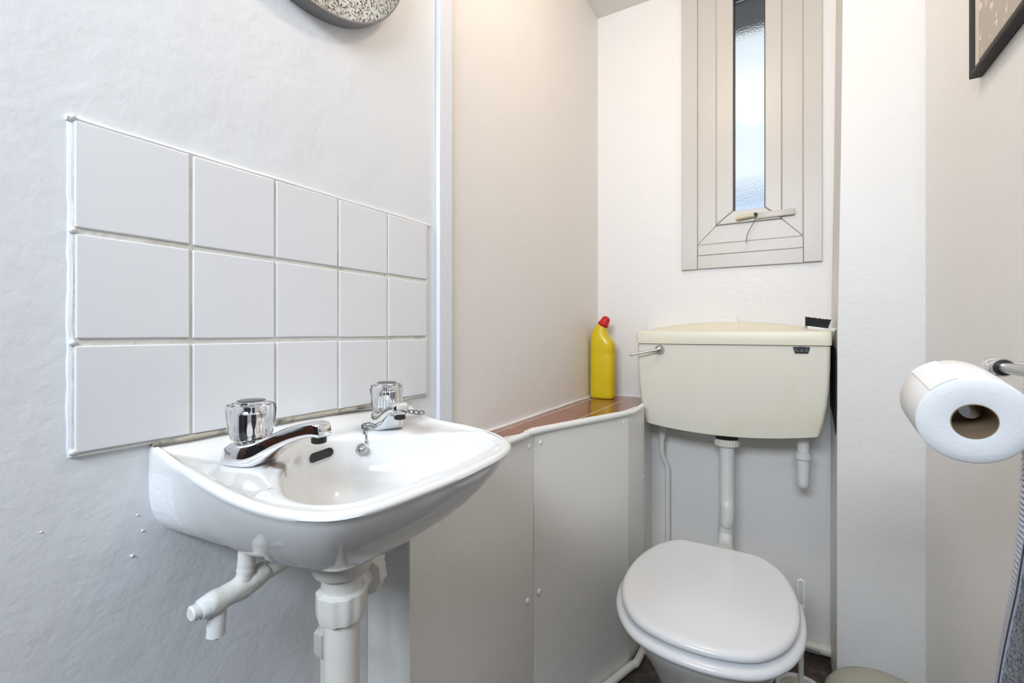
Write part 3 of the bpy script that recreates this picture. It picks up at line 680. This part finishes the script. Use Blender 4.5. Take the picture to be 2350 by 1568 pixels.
bm = new(); tube(bm, [(.2810, 1.553, .9735), (.262, 1.545, .9695), (.235, 1.538, .9635), (.1965, 1.530, .9545)], [.0058, .0040, .0035, .0034], 12); bmesh.ops.create_uvsphere(bm, u_segments=12, v_segments=8, radius=.0042, matrix=Matrix.Translation((.1965, 1.530, .9545)))
obj('flush_lever', bm, 'dullchrome', lv)
bd = hbar('badge', [(.6590, .9875), (.6640, .9690), (.6965, .9690), (.7010, .9875), (.680, .9885)], 1.5685, 1.573, m='black', bev=.0012, par=ci, label='small black trapezoid badge with worn pale lettering')
M['badgeink'] = mat('worn grey badge print', (.22, .24, .25), .6)
bm = new()
for (pts, w) in [([(.6645, .9845), (.6650, .979), (.6695, .9790), (.6710, .9745), (.6750, .9735)], .0009), ([(.6650, .979), (.6668, .9735)], .0007), ([(.6785, .9745), (.6800, .9800), (.6825, .9800), (.6820, .9755), (.6795, .9750)], .0010),
                 ([(.6870, .9745), (.6900, .9765), (.6925, .9810), (.6965, .9815)], .0009), ([(.6915, .9765), (.6950, .9770), (.6960, .9750)], .0009), ([(.6900, .9850), (.6955, .9852)], .0006)]:
    for a, c in zip(pts, pts[1:]): tube(bm, [(a[0], 1.5684, a[1]), (c[0], 1.5684, c[1])], w, 6)
obj('lettering', bm, 'badgeink', bd)
# supply riser and overflow under the cistern, wall batten behind
bm = new(); box(bm, .190, .50, 1.7585, BY, .75, 1.083, bev=.002)
tag(obj('wall_batten', bm, 'wall2'), 'painted backing board just showing above the cistern at left', 'board')
cp_ = thing('cistern_feed_pipe', 'thin white feed pipe with a kink at the left under the cistern', 'pipe', (.25, 1.72, 0))
bm = new(); tube(bm, smooth_path([(.2560, 1.72, .735), (.2560, 1.72, .66), (.2545, 1.722, .61), (.2560, 1.728, .58), (.2680, 1.74, .545), (.2705, 1.742, .51), (.271, 1.742, .30), (.271, 1.742, .05)], 5), .0088, 14); obj('tube', bm, 'pipe', cp_)
bm = new(); lathe(bm, [(.0145, .735), (.0145, .690), (.0125, .684), (.0120, .650), (.010, .644)], (.2560, 1.72, 0), n=18); obj('coupling', bm, 'pipe', cp_)
of = thing('overflow_fitting', 'short white plastic stub hanging under the cistern at right', 'fitting', (.6871, 1.66, .56))
bm = new(); lathe(bm, [(.016, .745), (.016, .655)], (.6871, 1.66, 0), n=20); obj('tail', bm, 'whiteplastic', of)
bm = new(); lathe(bm, [(.0225, .666), (.0225, .646), (.018, .642)], (.6871, 1.66, 0), n=20); obj('collar', bm, 'whiteplastic', of)
bm = new(); lathe(bm, [(.0175, .650), (.0182, .620), (.0176, .598), (.0165, .570), (.0140, .560), (.009, .556)], (.6871, 1.66, 0), n=20); obj('cap', bm, 'whiteplastic', of)

# ------------------------------------------------------------------ nail brush on the cistern
nb_ = thing('nail_brush', 'small upturned nail brush, black bristles up, on the cistern lid', 'brush', (.725, 1.625, 1.04), math.radians(0))
RT = Matrix.Rotation(math.radians(9), 3, 'Y'); pv = (.710, 1.62, 1.043)
bm = new(); box(bm, .695, .764, 1.604, 1.638, 1.0385, 1.0475, bev=.003, seg=2, rot=RT, piv=pv); obj('back', bm, 'whiteplastic', nb_)
bm = new(); box(bm, .750, .766, 1.608, 1.634, 1.0460, 1.0510, bev=.002, seg=2, rot=RT, piv=pv); obj('clip', bm, 'gloss', nb_)
bm = new()
for i in range(26):
    for j in range(10):
        x = .692+.052*i/25; y = 1.607+.028*j/9; fx = (i/25-.5)*.008; ht = random.uniform(.022, .0275)
        tube(bm, [(x, y, 1.046), (x+fx, y+(j/9-.5)*.006, 1.046+ht)], .0017, 5)
bmesh.ops.rotate(bm, verts=bm.verts, cent=pv, matrix=RT); obj('bristles', bm, 'black', nb_, kind='stuff')

# ------------------------------------------------------------------ cleaner bottle
bt = thing('cleaner_bottle', 'yellow toilet cleaner bottle with red angled cap on the tiled ledge', 'bottle', (.048, 1.675, LZ))
bm = new(); R = []
S = [(.048, .0005, .0400, .0245, 0), (.048, .003, .0445, .0275, 0), (.048, .010, .0460, .029, 0), (.048, .040, .0462, .029, 0), (.048, .047, .0453, .0285, 0), (.048, .055, .0462, .029, 0), (.048, .165, .0462, .029, 0), (.048, .169, .0452, .0285, 0), (.048, .173, .0460, .029, 0), (.0475, .200, .0455, .029, 0), (.0465, .216, .0440, .0285, 6), (.0440, .232, .0385, .027, 14), (.0420, .246, .0320, .025, 22), (.0430, .259, .0245, .021, 28), (.0455, .270, .0190, .0175, 31), (.0480, .276, .0165, .016, 31)]
for (x, z, a, b_, tl) in S:
    t = math.radians(tl); ring = []
    for k in range(36):
        q = 2*PI*k/36; e = .72; cxx = a*math.copysign(abs(math.cos(q))**e, math.cos(q)); syy = b_*math.copysign(abs(math.sin(q))**e, math.sin(q))
        ring.append((x+cxx*math.cos(t), 1.675+syy, LZ+z-cxx*math.sin(t)))
    R.append(ring)
rings(bm, R); obj('body', bm, 'yellow', bt, smooth=50)
bm = new(); ax = Vector((math.sin(math.radians(31)), 0, math.cos(math.radians(31)))); ux = Vector((ax.z, 0, -ax.x)); c0 = Vector((.0470, 1.675, LZ+.273)); R = []
for (r, hgt) in [(.0185, 0), (.0205, .002), (.0205, .010), (.0175, .012), (.0160, .026), (.0125, .034), (.009, .0375), (.003, .0385)]:
    R.append([c0+ax*hgt+(ux*math.cos(2*PI*k/48)+Vector((0, 1, 0))*math.sin(2*PI*k/48))*r*(1+(.03 if k % 4 < 2 and hgt > .011 else 0)) for k in range(48)])
rings(bm, R); obj('cap', bm, 'red', bt, smooth=50)

# ------------------------------------------------------------------ toilet brush, bin
tb = thing('toilet_brush', 'white toilet brush standing in its holder right of the toilet', 'brush', (.674, 1.395, 0))
bx_, by_ = .674, 1.395
bm = new(); lathe(bm, [(.045, .001), (.047, .02), (.052, .105), (.0565, .112), (.0565, .118), (.053, .119), (.049, .114), (.046, .110)], (bx_, by_, 0), n=40, cap=True); obj('holder', bm, 'whiteplastic', tb)
bm = new(); lathe(bm, [(.050, .112), (.047, .1145), (.018, .118), (.0165, .124), (.012, .125)], (bx_, by_, 0), n=40)
for k in range(22):
    a = 2*PI*k/22; tube(bm, [(bx_+.018*math.cos(a), by_+.018*math.sin(a), .1185), (bx_+.046*math.cos(a), by_+.046*math.sin(a), .1150)], .0012, 5)
obj('splash_disc', bm, mat('cream beige plastic', (.58, .52, .44), .4), tb)
bm = new(); tube(bm, [(bx_, by_, .06), (bx_, by_, .21)], .0062, 12)
tube(bm, [(bx_, by_, .205), (bx_, by_, .225)], [.0062, .0098], 12)
tube(bm, [(bx_, by_, .225), (bx_, by_, .33)], [.0098, .0090], 12)
P = [(bx_-.0062, by_, .325), (bx_-.0062, by_, .388)]+[(bx_-.0062*math.cos(a), by_, .388+.0075*math.sin(a)) for a in [PI*k/8 for k in range(1, 8)]]+[(bx_+.0062, by_, .388), (bx_+.0062, by_, .325)]
tube(bm, P, .0036, 10); obj('handle', bm, 'whiteplastic', tb)
bn = thing('waste_bin', 'smoky translucent plastic bin with domed lid in the right corner', 'bin', (.815, 1.19, 0))
bm = new(); lathe(bm, [(.085, .001), (.088, .02), (.100, .235), (.103, .238)], (.815, 1.19, 0), n=48); obj('bucket', bm, 'bin', bn)
bm = new(); lathe(bm, [(.106, .236), (.107, .256), (.104, .272), (.092, .288), (.065, .301), (.035, .307), (.005, .309)], (.815, 1.19, 0), n=48); obj('lid', bm, 'bin', bn)

# ------------------------------------------------------------------ glitter disc on left wall
gd = thing('glitter_disc', 'round wall disc of crushed mirror glitter with a grey rim', 'wall decoration', (.01, .447, 1.72))
GY, GZ = .4540, 1.7270
bm = new(); lathe(bm, [(.192, WX), (.1980, WX+.002), (.1985, .019), (.1975, .0212), (.195, .0212), (.195, .019)], (0, GY, GZ), 'x', 96); obj('rim', bm, 'slate', gd, label='dark grey rim')
bm = new(); lathe(bm, [(.1952, .016), (.1952, .0210), (.193, .0222), (.01, .0224)], (0, GY, GZ), 'x', 96); obj('glitter_face', bm, 'glitter', gd)

# ------------------------------------------------------------------ picture on right wall
pc = thing('framed_picture', 'black framed picture on the right wall near the ceiling', 'picture', (RX, .96, 1.5))
py0, py1, pz0, pz1, fx0 = .76, 1.1700, 1.4995, 2.05, .932
fw = .009
def fbar(poly):
    bm = new(); rings(bm, [[(fx0, y, z) for y, z in poly], [(RX-.0005, y, z) for y, z in poly]]); bmesh.ops.bevel(bm, geom=[e for e in bm.edges if all(abs(v.co.x-fx0) < 1e-6 for v in e.verts)], offset=.0012, segments=2, profile=.5, affect='EDGES')
    obj('frame_bar', bm, 'frame', pc, smooth=0)
fbar([(py0, pz0), (py1, pz0), (py1-fw, pz0+fw), (py0+fw, pz0+fw)]); fbar([(py0, pz1), (py0+fw, pz1-fw), (py1-fw, pz1-fw), (py1, pz1)])
fbar([(py1, pz0), (py1, pz1), (py1-fw, pz1-fw), (py1-fw, pz0+fw)]); fbar([(py0, pz0), (py0+fw, pz0+fw), (py0+fw, pz1-fw), (py0, pz1)])
bm = new(); box(bm, .9385, .944, py0+fw, py1-fw, pz0+fw, pz1-fw); obj('mount', bm, 'mount', pc, smooth=0)
bm = new(); box(bm, .9372, .9384, py0+fw+.02, py1-fw-.022, pz0+fw+.010, pz1-fw-.02); obj('print', bm, 'art', pc, smooth=0, label='taupe print with pale scribbled marks')

# ------------------------------------------------------------------ towel rail, towel
RXX, RZ = .890, .9825
tr = thing('towel_rail', 'chrome towel rail on the right wall, its end beside the roll', 'rail', (RX, .6, RZ))
bm = new(); tube(bm, [(RXX, .885, RZ), (RXX, .28, RZ)], .0072, 20); obj('rod', bm, 'dullchrome', tr)
for yy in (.913, .30):
    bm = new()
    if yy > .5: lathe(bm, [(.0105, yy+.002), (.0122, yy), (.0128, yy-.020), (.0128, yy-.042), (.0115, yy-.044), (.0085, yy-.043), (.0085, yy-.030)], (RXX, 0, RZ), 'y', 28)
    else: lathe(bm, [(.0105, yy-.03), (.0128, yy-.02), (.0128, yy+.01), (.008, yy+.012)], (RXX, 0, RZ), 'y', 28)
    tube(bm, [(RXX+.006, yy-.02, RZ), (RX-.006, yy-.02, RZ-.002)], .009, 16)
    box(bm, RX-.009, RX, yy-.034, yy-.004, RZ-.032, RZ+.022, bev=.002)
    obj('bracket', bm, 'chrome', tr)
bm = new(); lathe(bm, [(.0102, .8700), (.0102, .8690), (.0074, .8690)], (RXX, 0, RZ), 'y', 24); obj('socket_ring', bm, 'black', tr)
tw = thing('hand_towel', 'fluffy grey towel hanging over the rail at the right edge', 'towel', (RXX, .65, .4))
def edge_y(z): 
    t = (.983-z); return .779+.02*min(1, max(0, t-.05))+.62*max(0, t-.06)**2*.9+.0015*math.sin(z*60)
def edge_y(z):
    pts = [(1.0, .772), (.876, .7815), (.80, .790), (.72, .804), (.65, .821), (.574, .840), (.40, .885)]
    for a, c in zip(pts, pts[1:]):
        if z >= c[0]: t = (a[0]-z)/(a[0]-c[0]); return a[1]+(c[1]-a[1])*max(0, t)
    return pts[-1][1]
bm = new(); R = []; NY_ = 60
for side in (0,):
    prof_t = []
    for k in range(90): prof_t.append((.879-.004*math.sin(k*.05), .42+(.965-.42)*k/89))
    for k in range(1, 9):
        a = PI*k/9; prof_t.append((RXX-.0125*math.cos(a), RZ+.012*math.sin(a)-.0))
    for k in range(50): prof_t.append((.903, .965-(.965-.55)*k/49))
outer = []; inner = []
for (x, z) in prof_t:
    e0 = edge_y(z)-.019; row = []
    for j in range(NY_+1):
        y = e0-(e0-.42)*j/NY_; wv = .004*math.sin(y*70+z*6)+random.uniform(-.0011, .0011)
        row.append((x+(wv if x < RXX else -wv*.5), y, z+random.uniform(-.001, .001)))
    outer.append(row)
V_ = rings(bm, outer, False)
bmesh.ops.solidify(bm, geom=list(bm.faces), thickness=-.005)
obj('pile', bm, 'towel', tw, smooth=180)
bm = new(); R = []
for (x, z) in prof_t[:90]:
    e0 = edge_y(z); wv = .004*math.sin((e0-.019)*70+z*6)
    R.append([(x+wv+.0005, e0-.0215, z), (x+wv-.0025, e0-.0205, z), (x+wv-.002, e0-.012, z), (x+wv*.7-.0008, e0-.001, z), (x+wv*.7+.002, e0, z), (x+wv+.003, e0-.010, z), (x+wv+.003, e0-.02, z)])
rings(bm, R); hem = obj('hem', bm, 'hem', tw, smooth=50)
bm = new(); z = .425
while z < .975:
    e0 = edge_y(z); wv = .004*math.sin((e0-.019)*70+z*6); sc_ = random.uniform(.85, 1.15)
    mt = Matrix.Translation((.877+wv, e0-.0085, z)) @ Matrix.Rotation(math.radians(14), 4, 'X') @ Matrix.Diagonal((.0034, .0105*sc_, .0024*sc_, 1))
    bmesh.ops.create_icosphere(bm, subdivisions=2, radius=1, matrix=mt); z += random.uniform(.0062, .0074)
obj('hem_loops', bm, 'hem', tw, kind='stuff')
bm = new(); tube(bm, [(x+.004*math.sin((edge_y(z)-.019)*70+z*6)-.0022, edge_y(z)-.0208, z) for (x, z) in prof_t[:90:3]], .0008, 6); obj('stitching', bm, 'stitch', tw)

# ------------------------------------------------------------------ toilet roll and holder
TX, TZ, TY0, TY1 = .8130, .9333, .6845, .774
hr = thing('roll_holder', 'chrome peg holding the toilet roll on the right wall', 'holder', (RX, .81, TZ))
bm = new(); tube(bm, smooth_path([(TX+.0075, .726, TZ+.0080), (TX+.0075, .80, TZ+.0085), (TX+.012, .812, TZ+.0085), (TX+.03, .817, TZ+.0085), (RX-.002, .818, TZ+.0085)], 5), .0105, 24); obj('peg', bm, 'chrome', hr)
bm = new(); lathe(bm, [(.021, RX-.006), (.022, RX-.001)], (0, .818, TZ+.0085), 'x', 24); obj('wall_rose', bm, 'chrome', hr)
trl = thing('toilet_roll', 'white toilet roll on its peg, core end facing the viewer', 'toilet roll', (TX, .735, TZ))
ro, ri = .0487, .0186
bm = new(); prof_r = [(ri+.0008, TY0+.0005), (ri+.004, TY0-.0004), (ro-.012, TY0), (ro-.0025, TY0+.0006), (ro, TY0+.003), (ro+.0003, (TY0+TY1)/2), (ro, TY1-.003), (ro-.003, TY1), (ri+.0008, TY1)]
R = []
for (r, y) in prof_r:
    R.append([(TX+r*(1+.012*math.sin(a*2+.5)*(r/ro))*math.sin(a), y, TZ+r*(1-.01*math.sin(a*2)*(r/ro))*math.cos(a)-(.0007 if r > .05 and 0 else 0)) for a in [2*PI*k/96 for k in range(96)]])
V_ = rings(bm, R, True, False, False)
for i in range(96): bm.faces.new((V_[-1][i], V_[-1][(i+1) % 96], V_[0][(i+1) % 96], V_[0][i]))
obj('paper', bm, 'paper', trl, smooth=45)
bm = new(); R = [[(TX+r*math.sin(a), y, TZ+r*math.cos(a)) for a in [2*PI*k/48 for k in range(48)]] for (r, y) in [(ri, TY0-.0003), (ri+.0009, TY0-.0003), (ri+.0009, TY1+.0003), (ri, TY1+.0003)]]
V_ = rings(bm, R, True, False, False)
for i in range(48): bm.faces.new((V_[-1][i], V_[-1][(i+1) % 48], V_[0][(i+1) % 48], V_[0][i]))
obj('core', bm, 'card', trl, label='brown cardboard core')
a0_ = math.radians(-17); bm = new(); R = []
for k in range(9):     # loose end sheet lapped over the top
    a = a0_-math.radians(4*k); rr_ = ro+.0011
    R.append([(TX+rr_*math.sin(a), TY0+.002, TZ+rr_*math.cos(a)), (TX+rr_*math.sin(a), TY1-.002, TZ+rr_*math.cos(a)), (TX+(rr_-.001)*math.sin(a), TY1-.002, TZ+(rr_-.001)*math.cos(a)), (TX+(rr_-.001)*math.sin(a), TY0+.002, TZ+(rr_-.001)*math.cos(a))])
rings(bm, R); obj('end_sheet', bm, 'paper', trl, smooth=30)

for o_ in trl.children: o_.data.transform(Matrix.Translation(Vector((0, -.0505, 0))) @ Matrix.Rotation(math.radians(9.5), 4, 'X') @ Matrix.Translation(Vector((0, .0505, 0))))
# ------------------------------------------------------------------ ceiling lamp (seen reflected in the window)
lp = thing('ceiling_lamp', 'white globe ceiling lamp, seen only as a reflection in the window', 'lamp', (.50, .86, CH))
bm = new(); lathe(bm, [(.05, CH-.001), (.05, CH-.012), (.02, CH-.03), (.018, CH-.05)], (.50, .86, 0), n=28); obj('rose', bm, 'whiteplastic', lp)
m = bpy.data.materials.new('lit opal globe'); m.use_nodes = True
b = m.node_tree.nodes['Principled BSDF']; b.inputs['Emission Color'].default_value = (1.0, .80, .60, 1); b.inputs['Emission Strength'].default_value = 60
bm = new(); bmesh.ops.create_uvsphere(bm, u_segments=28, v_segments=16, radius=.05, matrix=Matrix.Translation((.50, .86, CH-.095))); obj('globe', bm, m, lp, smooth=180)
